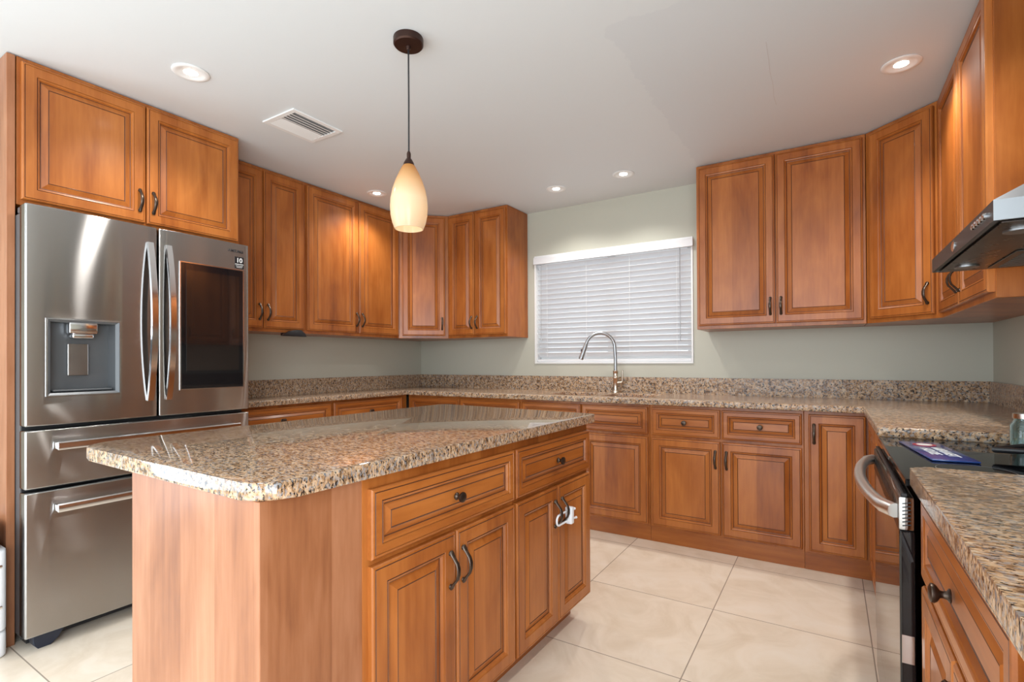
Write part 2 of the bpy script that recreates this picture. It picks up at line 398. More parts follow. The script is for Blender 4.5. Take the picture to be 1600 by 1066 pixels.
def pull_mesh():
    bm = bmesh.new()
    prof = [(-.056, -.0030, .0040), (-.051, -.0050, .0066), (-.044, -.0085, .0062), (-.036, -.0150, .0054), (-.022, -.0265, .0056), (-.008, -.0310, .0062), (.008, -.0310, .0062),
            (.022, -.0265, .0056), (.036, -.0150, .0054), (.044, -.0085, .0062), (.051, -.0050, .0066), (.056, -.0030, .0040)]
    tube(bm, [(0, y, z) for z, y, r in prof], [r for z, y, r in prof], 10, flat=(1.25, .7))
    for s in (-1, 1): lathe(bm, [(0, 0), (.0075, 0), (.0070, .003), (.0050, .006), (0, .0062)], 14, mp=lambda x, y, z, s=s: (x, -z, s*.048+y))
    return finish(bm, 'handle', BRONZE, smooth=50)
def knob_mesh():
    bm = bmesh.new()
    lathe(bm, [(0, 0), (.011, 0), (.0115, .002), (.007, .005), (.0055, .010), (.0065, .014), (.013, .018), (.0155, .022), (.0150, .026), (.010, .0285), (0, .029)], 20, mp=lambda x, y, z: (x, -z, y))
    return finish(bm, 'knob', BRONZE, smooth=50)
PULL = {}
def add_pull(door, x, z, rot=0.0, y=-.020, mat=None, label=None):
    key = ('p', mat.name if mat else '')
    if key not in PULL:
        o = pull_mesh()
        if mat: o.data.materials[0] = mat
        PULL[key] = o; o.parent = door; o.location = (x, y, z); o.rotation_euler = (0, rot, 0)
        if label: o['label'] = label
        return o
    return share(PULL[key], 'handle', door, (x, y, z), (0, rot, 0), label)
def add_knob(dr, x, z, y=-.020, mat=None, label=None):
    key = ('k', mat.name if mat else '')
    if key not in PULL:
        o = knob_mesh()
        if mat: o.data.materials[0] = mat
        PULL[key] = o; o.parent = dr; o.location = (x, y, z)
        if label: o['label'] = label
        return o
    return share(PULL[key], 'knob', dr, (x, y, z), label=label)
def door(parent, x0, x1, z0, z1, pull=None, mat=None, pmat=None):
    """pull: (side, end) e.g. ('r','b')"""
    bm = bmesh.new(); wd = x1-x0; ht = z1-z0
    panel_front(bm, 0, wd, 0, ht, fr=.056 if wd > .22 else .046)
    d = finish(bm, 'door', [mat or WOOD, GLAZE], parent); d.location = (x0, 0, z0)
    if pull:
        px = .026 if pull[0] == 'l' else wd-.026
        pz = .105 if pull[1] == 'b' else ht-.105
        add_pull(d, px, pz, mat=pmat)
    return d
def drawer(parent, x0, x1, z0, z1, knob=True, mat=None, name='drawer', kmat=None):
    bm = bmesh.new(); panel_front(bm, 0, x1-x0, 0, z1-z0, small=True)
    d = finish(bm, name, [mat or WOODH, GLAZE], parent); d.location = (x0, 0, z0)
    if knob: add_knob(d, (x1-x0)/2, (z1-z0)/2, mat=kmat)
    return d
def carcass(parent, wd, dp, z0, z1, toe=0.0, toe_in=.012, toe_x0=0.0, toe_x1=None, mat=None, z_toe=0.0):
    bm = bmesh.new(); box(bm, 0, wd, 0, dp, z0, z1, .0015, 1)
    finish(bm, 'cabinet_body', mat or WOOD, parent)
    if toe:
        bm = bmesh.new(); box(bm, toe_x0, wd if toe_x1 is None else toe_x1, toe_in, toe_in+.018, z_toe, z0-.0005)
        finish(bm, 'toe_kick', WOODH, parent)

ZC = 2.438; W = 4.232
ZB, ZT = 1.360, 2.434          # wall cabinets
CT0, CT1 = .877, .914          # countertop
RL, RB, RR = PI/2, 0.0, -PI/2  # facings: left run, back run, right run

# ------------------------------------------------------------------ room shell
YR = -7.0
bm = bmesh.new(); box(bm, -.15, W+.15, YR-.15, .15, -.12, 0)
struct(finish(bm, 'floor', FLOOR))
bm = bmesh.new(); box(bm, -.15, W+.15, YR-.15, .15, ZC, ZC+.12)
ceiling = struct(finish(bm, 'ceiling', CEIL))
WX0, WX1, WZ0, WZ1 = 1.302, 2.620, 1.135, 2.058
bm = bmesh.new()
grid_solid(bm, [-.15, WX0, WX1, W+.15], [0, WZ0, WZ1, ZC], lambda u, v: not (WX0 < u < WX1 and WZ0 < v < WZ1), 0, .15, lambda u, v, ww: (u, ww, v))
struct(finish(bm, 'wall_back', SAGE))
bm = bmesh.new()
grid_solid(bm, [YR, -6.2, -4.0, 0], [0, .25, 2.25, ZC], lambda u, v: not (-6.2 < u < -4.0 and .25 < v < 2.25), W, W+.15, lambda u, v, ww: (ww, u, v))
struct(finish(bm, 'wall_right', SAGE))
bm = bmesh.new()
grid_solid(bm, [YR, -6.2, -4.0, 0], [0, .25, 2.25, ZC], lambda u, v: not (-6.2 < u < -4.0 and .25 < v < 2.25), -.15, 0, lambda u, v, ww: (ww, u, v))
struct(finish(bm, 'wall_left', SAGE))
bm = bmesh.new()
grid_solid(bm, [0, .6, 3.6, W], [0, 2.3, ZC], lambda u, v: not (.6 < u < 3.6 and v < 2.3), YR-.15, YR, lambda u, v, ww: (u, ww, v))
struct(finish(bm, 'wall_rear', SAGE))
# hairline crack in the ceiling paint
bm = bmesh.new()
cp = [(3.249, -1.55), (3.246, -1.42), (3.241, -1.30), (3.243, -1.18), (3.236, -1.06), (3.239, -.96)]
prev = None
for x, y in cp:
    pr = [bm.verts.new((x-.0012, y, ZC-.0006)), bm.verts.new((x+.0012, y, ZC-.0006))]
    if prev: bm.faces.new((prev[0], prev[1], pr[1], pr[0]))
    prev = pr
finish(bm, 'crack', simple('crack_line', (.60, .60, .60), .8), ceiling)

# window over the sink: frame, centre mullion and panes
def ring_frame(bm, x0, x1, z0, z1, wd, y0, y1):
    grid_solid(bm, [x0, x0+wd, x1-wd, x1], [z0, z0+wd, z1-wd, z1], lambda u, v: not (x0+wd < u < x1-wd and z0+wd < v < z1-wd), y0, y1, lambda u, v, ww: (u, ww, v))
win = bpy.data.objects.new('window_1', None); C.objects.link(win); win['kind'] = 'structure'
bm = bmesh.new(); ring_frame(bm, WX0+.001, WX1-.001, WZ0+.001, WZ1-.001, .012, -.006, .145)
f = finish(bm, 'window_frame', WHITE, win)
bm = bmesh.new(); ring_frame(bm, WX0+.014, WX1-.014, WZ0+.014, WZ1-.014, .045, .085, .130)
finish(bm, 'sash_frame', WHITE, win)
bm = bmesh.new(); box(bm, 1.932, 2.000, .080, .128, WZ0+.06, WZ1-.06)
finish(bm, 'mullion', WHITE, win)
bm = bmesh.new(); box(bm, WX0+.06, WX1-.06, .106, .110, WZ0+.06, WZ1-.06)
finish(bm, 'pane', PANE, win)
# unseen openings added behind the viewer to carry the fill lamps
d1 = bpy.data.objects.new('added_opening_rear', None); C.objects.link(d1); d1['kind'] = 'structure'
bm = bmesh.new(); ring_frame(bm, .602, 3.598, .002, 2.298, .06, YR-.12, YR-.04); box(bm, 2.06, 2.14, YR-.12, YR-.04, .062, 2.238)
finish(bm, 'added_opening_frame', WHITE, d1)
w2 = bpy.data.objects.new('added_opening_left', None); C.objects.link(w2); w2['kind'] = 'structure'
bm = bmesh.new()
grid_solid(bm, [-6.198, -6.14, -4.06, -4.002], [.252, .31, 2.19, 2.248], lambda u, v: not (-6.14 < u < -4.06 and .31 < v < 2.19), -.12, -.04, lambda u, v, ww: (ww, u, v))
finish(bm, 'window_frame', WHITE, w2)  # frame of the added, unseen left opening
w3 = bpy.data.objects.new('added_opening_right', None); C.objects.link(w3); w3['kind'] = 'structure'
bm = bmesh.new()
grid_solid(bm, [-6.198, -6.14, -4.06, -4.002], [.252, .31, 2.19, 2.248], lambda u, v: not (-6.14 < u < -4.06 and .31 < v < 2.19), W+.04, W+.12, lambda u, v, ww: (ww, u, v))
finish(bm, 'window_frame', WHITE, w3)  # frame of the added, unseen right opening

# ------------------------------------------------------------------ wall cabinets
def wall_cab(label, loc, rz, wd, dp, doors, zb=ZB, zt=ZT, group=None, end=None):
    t = thing('wall_cabinet', label, 'cabinet', loc, rz, group)
    carcass(t, wd, dp, zb, zt)
    for x0, x1, pl in doors: door(t, x0, x1, zb+.022, zt-.020, pl)
    return t
DU = .329; DL = .302; G = .004
def pair(wd, m=.014):
    c = wd/2
    return [(m, c-G/2, ('r', 'b')), (c+G/2, wd-m, ('l', 'b'))]
# left wall
wall_cab('two-door wooden wall cabinet right beside the fridge, partly hidden by it', (DL, -2.176, 0), RL, .631, DL-.003, [(.012, .312, ('r', 'b')), (.318, .622, ('l', 'b'))])
wall_cab('wider two-door wooden wall cabinet on the left wall, next to the angled corner cabinet', (DL, -1.544, 0), RL, .926, DL-.003, [(.014, .477, ('r', 'b')), (.482, .912, ('l', 'b'))])
# back wall, left of window
wall_cab('narrow two-door wooden wall cabinet on the back wall just left of the window', (.620, -DU, 0), RB, .614, DU-.003, [(.010, .289, ('r', 'b')), (.294, .604, ('l', 'b'))])
# back wall, right of window
wall_cab('large two-door wooden wall cabinet on the back wall right of the window', (2.716, -DU, 0), RB, .920, DU-.003, [(.012, .461, ('r', 'b')), (.467, .906, ('l', 'b'))])
# right wall
wall_cab('two-door wooden wall cabinet on the right wall beside the range hood', (W-DL, -.600, 0), RR, .936, DL-.003, [(.012, .466, ('r', 'b')), (.471, .924, ('l', 'b'))])

def corner_cab(label, poly, loc, rz, wd, m, side):
    t = thing('corner_wall_cabinet', label, 'cabinet', loc, rz)
    R = Matrix.Rotation(-rz, 3, 'Z'); l = Vector(loc)
    loc2 = [tuple((R @ (Vector((x, y, 0))-l)).xy) for x, y in poly]
    bm = bmesh.new(); prism(bm, loc2, ZB, ZT, .0015, 1)
    finish(bm, 'cabinet_body', WOOD, t)
    door(t, m, wd-m, ZB+.022, ZT-.020, (side, 'b'))
    return t
E_ = .0015
A = (DL, -.617+E_); B = (.618-E_, -DU)
corner_cab('single-door wooden corner wall cabinet set at an angle, behind the pendant lamp', [(.002, -.617+E_), A, B, (.618-E_, -.002), (.002, -.002)],
           (A[0], A[1], 0), math.atan2(B[1]-A[1], B[0]-A[0]), math.hypot(B[0]-A[0], B[1]-A[1]), .030, 'r')
A = (W-.5945+E_, -DU); B = (W-DL, -.5985)
corner_cab('single-door wooden corner wall cabinet set at an angle, right of the window', [A, B, (W-.002, -.5985), (W-.002, -.002), (W-.5945+E_, -.002)],
           (A[0], A[1], 0), math.atan2(B[1]-A[1], B[0]-A[0]), math.hypot(B[0]-A[0], B[1]-A[1]), .030, 'r')
# over the fridge
t = wall_cab('deep two-door wooden cabinet above the fridge', (.603, -3.121, 0), RL, .934, .598, [(.012, .462, ('r', 'b')), (.468, .922, ('l', 'b'))], zb=1.818)
# tall end panel left of the fridge
bm = bmesh.new(); box(bm, .002, .604, -3.1515, -3.1245, 0, 2.434, .0015, 1)
o = finish(bm, 'end_panel', PANELW); o['label'] = 'tall narrow wooden end panel standing left of the fridge'; o['category'] = 'panel'

# ------------------------------------------------------------------ base cabinets
BF = .585     # body depth, doors add 2 cm
ZD0, ZD1, ZR0, ZR1 = .112, .668, .686, .858
def base_cab(label, loc, rz, wd, dp, fronts, toe_in=.012, **kw):
    t = thing('base_cabinet', label, 'cabinet', loc, rz)
    carcass(t, wd, dp, .098, .876, toe=1, toe_in=toe_in, **kw)
    for fr in fronts:
        k = fr[0]
        if k == 'door': door(t, fr[1], fr[2], fr[3], fr[4], fr[5])
        elif k == 'drawer': drawer(t, fr[1], fr[2], ZR0, ZR1, True)
        elif k == 'false': drawer(t, fr[1], fr[2], ZR0, ZR1, False, name='false_front')
    return t
XLB = .382
base_cab('wooden base cabinet on the left wall next to the fridge, behind the island', (XLB-.02, -2.172, 0), RL, .806, XLB-.024,
         [('drawer', .012, .794), ('door', .012, .401, ZD0, ZD1, ('r', 't')), ('door', .405, .794, ZD0, ZD1, ('l', 't'))])
base_cab('wooden base cabinet on the left wall meeting the back corner, behind the island', (XLB-.02, -1.364, 0), RL, .777, XLB-.024,
         [('drawer', .010, .705), ('door', .010, .355, ZD0, ZD1, ('r', 't')), ('door', .359, .705, ZD0, ZD1, ('l', 't'))])
base_cab('wooden base cabinet in the back left corner, mostly hidden by the island', (XLB+.004, -BF, 0), RB, 1.128, BF-.003,
         [('false', .030, .560), ('false', .566, 1.118), ('door', .030, .560, ZD0, ZD1, ('r', 't')), ('door', .566, 1.118, ZD0, ZD1, ('l', 't'))])
base_cab('wooden sink base cabinet with two false drawer fronts under the faucet', (1.515, -BF, 0), RB, .959, BF-.003,
         [('false', .010, .484), ('false', .490, .949), ('door', .010, .484, ZD0, ZD1, ('r', 't')), ('door', .490, .949, ZD0, ZD1, ('l', 't'))])
base_cab('wooden base cabinet with two knobbed drawers over two doors, right of the sink', (2.4755, -BF, 0), RB, .857, BF-.003,
         [('drawer', .014, .424), ('drawer', .434, .848), ('door', .014, .424, ZD0, ZD1, ('r', 't')), ('door', .434, .848, ZD0, ZD1, ('l', 't'))])
base_cab('narrow wooden base cabinet with one full-height door in the back right corner', (3.334, -BF, 0), RB, .303, BF-.003,
         [('door', .022, .282, ZD0, ZR1, ('l', 't'))])
XRB = W-3.640
base_cab('wooden base cabinet on the right wall between the back corner and the range', (3.640, -.608, 0), RR, .958, XRB-.003,
         [('door', .100, .520, ZD0, ZR1, None), ('door', .526, .946, ZD0, ZR1, None)], toe_in=.05)
base_cab('wooden base cabinet right of the range with one knobbed drawer over two doors', (3.642, -2.362, 0), RR, .742, XRB-.005,
         [('drawer', .060, .712), ('door', .060, .384, ZD0, ZD1, ('r', 't')), ('door', .390, .712, ZD0, ZD1, ('l', 't'))], toe_in=.05)
base_cab('wooden base cabinet at the near right edge of the view, last under the counter', (3.642, -3.106, 0), RR, .50, XRB-.005,
         [('drawer', .014, .486), ('door', .014, .486, ZD0, ZD1, ('r', 't'))], toe_in=.05)

# ------------------------------------------------------------------ countertops
XI = 3.602    # front edge, right run
ctop = thing('countertop', 'long granite countertop along the left and back walls to the range, with backsplash', 'countertop', (0, 0, CT0))
SH = (1.66, 2.015, 2.085, 2.44); SY = (-.50, -.155)
us = [.002, .415, SH[0], SH[1], SH[2], SH[3], XI, W-.002]
vs = [-2.174, -1.570, -.645, SY[0], SY[1], -.002]
def keep(u, v):
    if v > -.645:
        return not (SY[0] < v < SY[1] and (SH[0] < u < SH[1] or SH[2] < u < SH[3]))
    if u < .415: return True
    return u > XI and v > -1.570
bm = bmesh.new(); grid_solid(bm, us, vs, keep, .0005, CT1-CT0, lambda u, v, ww: (u, v, ww))
sharp_bevel(bm, .007, 3, test=lambda e: abs(e.verts[0].co.z-e.verts[1].co.z) < 1e-5 or e.calc_face_angle_signed(0) > 0)
finish(bm, 'slab', GRANC, ctop, smooth=40)
for b in ((.0025, .022, -2.174, -.0025), (.0225, W-.0225, -.022, -.0025), (W-.022, W-.0025, -1.57, -.0025)):
    bm = bmesh.new(); box(bm, b[0], b[1], b[2], b[3], CT1-CT0-.0002, 1.031-CT0)
    finish(bm, 'backsplash', GRANC, ctop)
ct2 = thing('countertop', 'short granite countertop in the near right foreground, right of the range', 'countertop', (0, 0, CT0))
bm = bmesh.new(); prism(bm, round_poly([(3.608, -3.62), (W-.002, -3.62), (W-.002, -2.360), (3.608, -2.360)], [.01, 0, 0, .030]), .0005, CT1-CT0, .008, 3)
finish(bm, 'slab', GRANC, ct2, smooth=40)
bm = bmesh.new(); box(bm, W-.022, W-.0025, -3.62, -2.36, CT1-CT0-.0002, 1.031-CT0)
finish(bm, 'backsplash', GRANC, ct2)

# sink
sk = thing('sink', 'double-bowl stainless sink set under the granite below the window', 'sink', (0, 0, 0))
for a, b in ((SH[0], SH[1]), (SH[2], SH[3])):
    bm = bmesh.new()
    x0, x1, y0, y1 = a-.004, b+.004, SY[0]-.004, SY[1]+.004
    def ring(ins, z): return [bm.verts.new(p) for p in ((x0+ins, y0+ins, z), (x1-ins, y0+ins, z), (x1-ins, y1-ins, z), (x0+ins, y1-ins, z))]
    rs = [ring(-.012, .8750), ring(0, .8750), ring(.004, .74), ring(.02, .72), ring(.024, .716), ring(.0, .712), ring(-.006, .74), ring(-.012, .8735)]
    for i in range(len(rs)):
        A_, B_ = rs[i], rs[(i+1) % len(rs)]
        if i == 4: bm.faces.new(A_); bm.faces.new(B_[::-1]); continue
        for k in range(4): bm.faces.new((A_[k], A_[(k+1) % 4], B_[(k+1) % 4], B_[k]))
    finish(bm, 'bowl', STEEL, sk)
# faucet
fa = thing('faucet', 'tall gooseneck pull-down kitchen faucet standing behind the sink', 'faucet', (2.060, -.088, CT1))
bm = bmesh.new(); lathe(bm, [(0, .0005), (.030, .0005), (.030, .006), (.022, .012), (.0195, .02), (.0195, .105), (.022, .108), (.022, .118), (.0195, .121), (.019, .155), (.021, .158), (.021, .166), (.016, .170), (0, .171)], 24)
finish(bm, 'faucet_body', SATIN, fa, smooth=40, label='brushed nickel lower body')
bm = bmesh.new(); arc = [(0, 0, .168), (0, 0, .26), (-.004, -.003, .34)]
dirx, diry = -.86, -.5
for k in range(13):
    q = PI*k/12*.93; arc.append((-.004+dirx*.112*(1-math.cos(q)), -.003+diry*.112*(1-math.cos(q)), .345+.112*math.sin(q)))
tube(bm, arc, .0125, 14)
finish(bm, 'spout', GREYST, fa, smooth=50, label='grey gooseneck spout')
e = Vector(arc[-1]); dd = (e-Vector(arc[-2])).normalized()
bm = bmesh.new(); tube(bm, [e-dd*.004, e+dd*.01, e+dd*.075, e+dd*.105, e+dd*.110, e+dd*.122], [.0135, .016, .0175, .0185, .0195, .0165], 16)
sh = finish(bm, 'spray_head', GREYST, fa, smooth=40)
bm = bmesh.new(); box(bm, -.004, .004, -.003, .003, -.016, .016, .002, 2)
bt = finish(bm, 'spray_button', BLACK, sh); bt.location = e+dd*.055+Vector((dirx, diry, 0))*.0175
bm = bmesh.new(); tube(bm, [(.012, 0, .075), (.046, 0, .078), (.054, 0, .082)], [.012, .011, .010], 12); tube(bm, [(.052, 0, .076), (.055, -.004, .11), (.058, -.006, .172)], [.0075, .0065, .0055], 10)
finish(bm, 'lever_handle', SATIN, fa, smooth=50, label='brushed nickel side lever')

# ------------------------------------------------------------------ island
IR = math.radians(-1.0)
IO = Vector((2.518, -3.242, 0))
def isl(x, y):                       # island-local to world
    c, s = math.cos(IR), math.sin(IR); return (IO.x+c*x-s*y, IO.y+s*x+c*y)
NEARW = 1.0
fx = -.030                            # body front plane
# near unit: plain end section then a cabinet; local frame of a right-facing (+x) cabinet: rotate +90
yA, yB, yS, yE = .014, .282, .935, 1.562
p0 = isl(fx, yA)
u1 = thing('island_cabinet', 'near half of the kitchen island, plain maple end panel towards the viewer', 'cabinet', (p0[0], p0[1], 0), PI/2+IR)
wd1 = yS-yA-.0008
bm = bmesh.new(); box(bm, 0, wd1, 0, .585, .098, .8765, .0015, 1)
finish(bm, 'cabinet_body', PANELW, u1)
bm = bmesh.new(); box(bm, .0, wd1, .075, .093, 0, .0975); finish(bm, 'toe_kick', WOODH, u1)
bm = bmesh.new(); box(bm, .0, .018, .0945, .583, 0, .0975); finish(bm, 'end_plinth', PANELW, u1)
bm = bmesh.new(); box(bm, yB-yA-.010, wd1, -.0025, -.0003, .099, .8755); finish(bm, 'face_frame', WOOD, u1)
o_ = yB-yA
drawer(u1, o_+.006, wd1-.006, .672, .845, True)
c_ = (o_+wd1)/2
door(u1, o_+.006, c_-.003, ZD0, .656, ('r', 't')); door(u1, c_+.003, wd1-.006, ZD0, .656, ('l', 't'))
p1 = isl(fx, yS+.0008)
wd2 = yE-yS-.0016
u2_ = thing('island_cabinet', 'far half of the kitchen island, whose door handles carry a white child lock', 'cabinet', (p1[0], p1[1], 0), PI/2+IR)
bm = bmesh.new(); box(bm, 0, wd2, 0, .585, .098, .8765, .0015, 1)
finish(bm, 'cabinet_body', WOOD, u2_)
bm = bmesh.new(); box(bm, 0, wd2-.02, .075, .093, 0, .0975); finish(bm, 'toe_kick', WOODH, u2_)
drawer(u2_, .006, wd2-.006, .672, .845, True)
c2 = wd2/2
door(u2_, .006, c2-.003, ZD0, .656, ('r', 't')); door(u2_, c2+.003, wd2-.006, ZD0, .656, ('l', 't'))
it = thing('island_countertop', 'polished granite island top with rounded corners, overhanging the left side', 'countertop', (IO.x, IO.y, CT0), IR)
bm = bmesh.new(); prism(bm, round_poly([(-.975, 0), (0, 0), (0, 1.600), (-.975, 1.672)], [.11, .075, .02, .03], 8), .0003, CT1-CT0, .006, 3)
finish(bm, 'slab', GRANITE, it, smooth=40)
# child safety lock looped through the two far-unit handles
hx = c2; lz = .530
R_ = Matrix.Rotation(PI/2+IR, 3, 'Z')
pl = Vector((p1[0], p1[1], 0))+R_ @ Vector((hx, -.020-.031, lz))
lk = thing('child_lock', 'white plastic child safety lock looped through the island door handles', 'lock', pl, PI/2+IR)
bm = bmesh.new(); loop = []
for k in range(17):
    q = PI/2+PI*k/16; loop.append((-.034+.020*math.cos(q), .010, .020*math.sin(q)))
loop = [(.045, .010, .020)]+loop+[(.045, .010, -.020)]
tube(bm, loop, .0042, 8)
finish(bm, 'strap', WHITEP, lk, smooth=50)
bm = bmesh.new(); box(bm, .040, .064, -.008, .022, -.034, .034, .004, 2); finish(bm, 'latch_block', WHITEP, lk, smooth=40)
for z, ln in ((.020, .090), (-.020, .105)):
    bm = bmesh.new(); tube(bm, [(.063, .010, z), (ln, .006, z-.004), (ln+.004, .006, z-.004)], [.0045, .0045, .006], 8); finish(bm, 'strap_end', WHITEP, lk, smooth=50)

# ------------------------------------------------------------------ refrigerator (local: x along the wall, -y towards the room)
FX, FY0, FW = .762, -3.135, .911
fr = thing('refrigerator', 'large stainless steel French-door refrigerator with a dark touch screen', 'refrigerator', (FX, FY0, 0), RL)
bm = bmesh.new(); box(bm, .012, FW-.012, .075, .715, .045, 1.772, .004, 2)
finish(bm, 'cabinet_body', DGREY, fr)
bm = bmesh.new(); box(bm, .03, FW-.03, .10, .16, .012, .045); finish(bm, 'base_grille', BLACK, fr)
def slab_mesh(wd, z0, z1, hole=None, bulge=.012, th=.066, xc=None, half=None):
    bm = bmesh.new()
    us = sorted(set([0, wd]+([hole[0], hole[1]] if hole else [])+[wd*k/10 for k in range(1, 10)]))
    if hole: us = [u for u in us if not (hole[0]-.008 < u < hole[0]-1e-6 or hole[0]+1e-6 < u < hole[0]+.008 or hole[1]-.008 < u < hole[1]-1e-6 or hole[1]+1e-6 < u < hole[1]+.008)]
    vs = [z0]+([hole[2], hole[3]] if hole else [])+[z1]
    def mp(u, v, ww):
        y = ww
        if ww == 0: 
            q = (u+(0 if xc is None else 0)-(wd/2 if xc is None else xc))/(wd/2 if half is None else half); y = -bulge*(1-q*q)+bulge*.0
        return (u, y, v)
    grid_solid(bm, us, vs, (lambda u, v: not (hole[0] < u < hole[1] and hole[2] < v < hole[3])) if hole else (lambda u, v: True), th, 0, mp)
    sharp_bevel(bm, .006, 3)
    return bm
DZ0, DZ1 = .905, 1.795
HOLE = (.066, .313, 1.025, 1.338)
dl = finish(slab_mesh(.4655, DZ0, DZ1, HOLE, .006), 'door', STEEL, fr, smooth=35)
# dispenser
dsp = thing('dispenser', '', '', (0, 0, 0)); del dsp['label'], dsp['category']; dsp.parent = dl
bpy.data.objects.remove(dsp)
bm = bmesh.new()
hx0, hx1, hz0, hz1 = HOLE
def rect(x0, x1, z0, z1, y): return [bm.verts.new(p) for p in ((x0, y, z0), (x1, y, z0), (x1, y, z1), (x0, y, z1))]
ra = rect(hx0+.0005, hx1-.0005, hz0+.0005, hz1-.0005, -.004); rb_ = rect(hx0+.012, hx1-.012, hz0+.010, hz1-.010, .004); rc = rect(hx0+.020, hx1-.020, hz0+.014, hz1-.012, .058); rd_ = rect(hx0+.0005, hx1-.0005, hz0+.0005, hz1-.0005, .064)
for A_, B_ in ((ra, rb_), (rb_, rc), (rd_, ra)):
    for k in range(4): bm.faces.new((A_[k], A_[(k+1) % 4], B_[(k+1) % 4], B_[k]))
bm.faces.new(rc); bm.faces.new(rd_[::-1])
d_ = finish(bm, 'water_dispenser', DSP, dl, label='dark grey water and ice dispenser recess')
bm = bmesh.new(); ring_frame(bm, hx0-.003, hx1+.003, hz0-.003, hz1+.003, .004, -.010, -.002); finish(bm, 'trim_ring', CHROME, d_)
bm = bmesh.new(); box(bm, .139, .238, .004, .050, 1.282, 1.332, .006, 2); box(bm, .150, .228, .010, .052, 1.262, 1.283, .008, 3); finish(bm, 'spout_housing', CHROME, d_, smooth=40)
bm = bmesh.new(); box(bm, .146, .218, .044, .057, 1.105, 1.240, .003, 2); finish(bm, 'paddle', STEEL, d_)
bm = bmesh.new(); box(bm, hx0+.022, hx1-.022, .008, .056, hz0+.015, hz0+.022, .002, 1); finish(bm, 'drip_tray', DGREY, d_)
dr = finish(slab_mesh(.4385, DZ0, DZ1, None, .006), 'door', STEEL, fr, smooth=35, label='right-hand steel door with the screen'); dr.location = (.4725, 0, 0)
sx0, sx1, sz0, sz1 = .563-.4725, .873-.4725, 1.028, 1.650
bm = bmesh.new(); box(bm, sx0, sx1, -.0135, -.001, sz0, sz1, .003, 2); sc = finish(bm, 'touch_screen', BLACKGL, dr, label='black glass touch screen')
bm = bmesh.new(); box(bm, sx0+.024, sx1-.024, -.0142, -.0134, sz0+.09, sz1-.035); finish(bm, 'display', SCREEN, sc)
bm = bmesh.new(); ring_frame(bm, sx0-.004, sx1+.004, sz0-.004, sz1+.004, .0045, -.0120, -.001); finish(bm, 'trim_ring', CHROME, sc)
# french door handles
def bow_handle(par, x, z0, z1):
    bm = bmesh.new(); n = 16; out = []
    for k in range(n+1):
        q = k/n; z = z0+(z1-z0)*q; y = -.004-.046*math.sin(PI*q)**.8
        out.append((y, z))
    hw, th = .016, .008
    rg = []
    for k, (y, z) in enumerate(out):
        a = out[max(k-1, 0)]; b = out[min(k+1, n)]; tx, tz = b[0]-a[0], b[1]-a[1]; l = math.hypot(tx, tz); nx, nz = -tz/l, tx/l
        rg.append([bm.verts.new(p) for p in ((x-hw, y, z), (x-hw+.004, y+nx*th, z+nz*th), (x+hw-.004, y+nx*th, z+nz*th), (x+hw, y, z), (x+hw-.003, y-nx*th, z-nz*th), (x-hw+.003, y-nx*th, z-nz*th))])
    for k in range(n):
        for j in range(6): bm.faces.new((rg[k][j], rg[k][(j+1) % 6], rg[k+1][(j+1) % 6], rg[k+1][j]))
    bm.faces.new(rg[0][::-1]); bm.faces.new(rg[-1])
    return finish(bm, 'handle', CHROME, par, smooth=30)
bow_handle(dl, .434, .983, 1.718); bow_handle(dr, .512-.4725, .983, 1.718)
def fdrawer(z0, z1, hz):
    d = finish(slab_mesh(FW, z0, z1, None, .006), 'freezer_drawer', STEEL, fr, smooth=35)
    bm = bmesh.new(); prism(bm, [(-.048, hz-.016), (-.052, hz-.010), (-.050, hz+.012), (-.044, hz+.017), (-.034, hz+.012), (-.036, hz-.012)], .088, .840, .0015, 1, mp=lambda a, b, c: (c, a, b))
    for xx in (.088, .800): box(bm, xx, xx+.040, -.040, -.003, hz-.013, hz+.013, .003, 2)
    finish(bm, 'handle', CHROME, d, smooth=40)
    return d
fdrawer(.655, .888, .822); fdrawer(.066, .640, .570)
bm = bmesh.new(); box(bm, .006, FW-.006, .062, .0745, .05, 1.775); finish(bm, 'gasket', DARKGAP, fr)
for hx_ in (.012, FW-.09):
    bm = bmesh.new(); box(bm, hx_, hx_+.078, .02, .14, 1.7735, 1.7995, .005, 2); finish(bm, 'hinge_cover', DGREY, fr)
for hx_ in (.03, FW-.13):
    bm = bmesh.new(); prism(bm, [(hx_, .064), (hx_+.11, .064), (hx_+.085, .02), (hx_+.06, .0), (hx_+.02, .0), (hx_+.005, .02)], .035, .085, .004, 2, mp=lambda a, b, c: (a, c, b)); finish(bm, 'foot', simple('blue_black_foot', (.01, .015, .03), .3), fr)
# lettering and energy sticker on the right door
def text_mesh(name, body, size, mat, parent, loc, rot, ext=.0006, align='LEFT', xs=1.0):
    cu_ = bpy.data.curves.new(name, 'FONT'); cu_.body = body; cu_.size = size; cu_.extrude = ext; cu_.offset = size*.018; cu_.align_x = align; cu_.align_y = 'CENTER'
    o = bpy.data.objects.new(name, cu_); C.objects.link(o)
    dg = bpy.context.evaluated_depsgraph_get()
    me = bpy.data.meshes.new_from_object(o.evaluated_get(dg)); me.materials.clear(); me.materials.append(mat)
    bpy.data.objects.remove(o)
    q = bpy.data.objects.new(name, me); C.objects.link(q); q.parent = parent; q.location = loc; q.rotation_euler = rot; q.scale = (xs, 1, 1)
    return q
INK = simple('logo_ink', (.03, .03, .032), .4)
PALE = simple('pale_print', (.70, .70, .68), .5)
text_mesh('logo', 'SAMSUNG', .0195, INK, dr, (.790-.4725, -.0040, 1.752), (PI/2, 0, 0), xs=1.0)
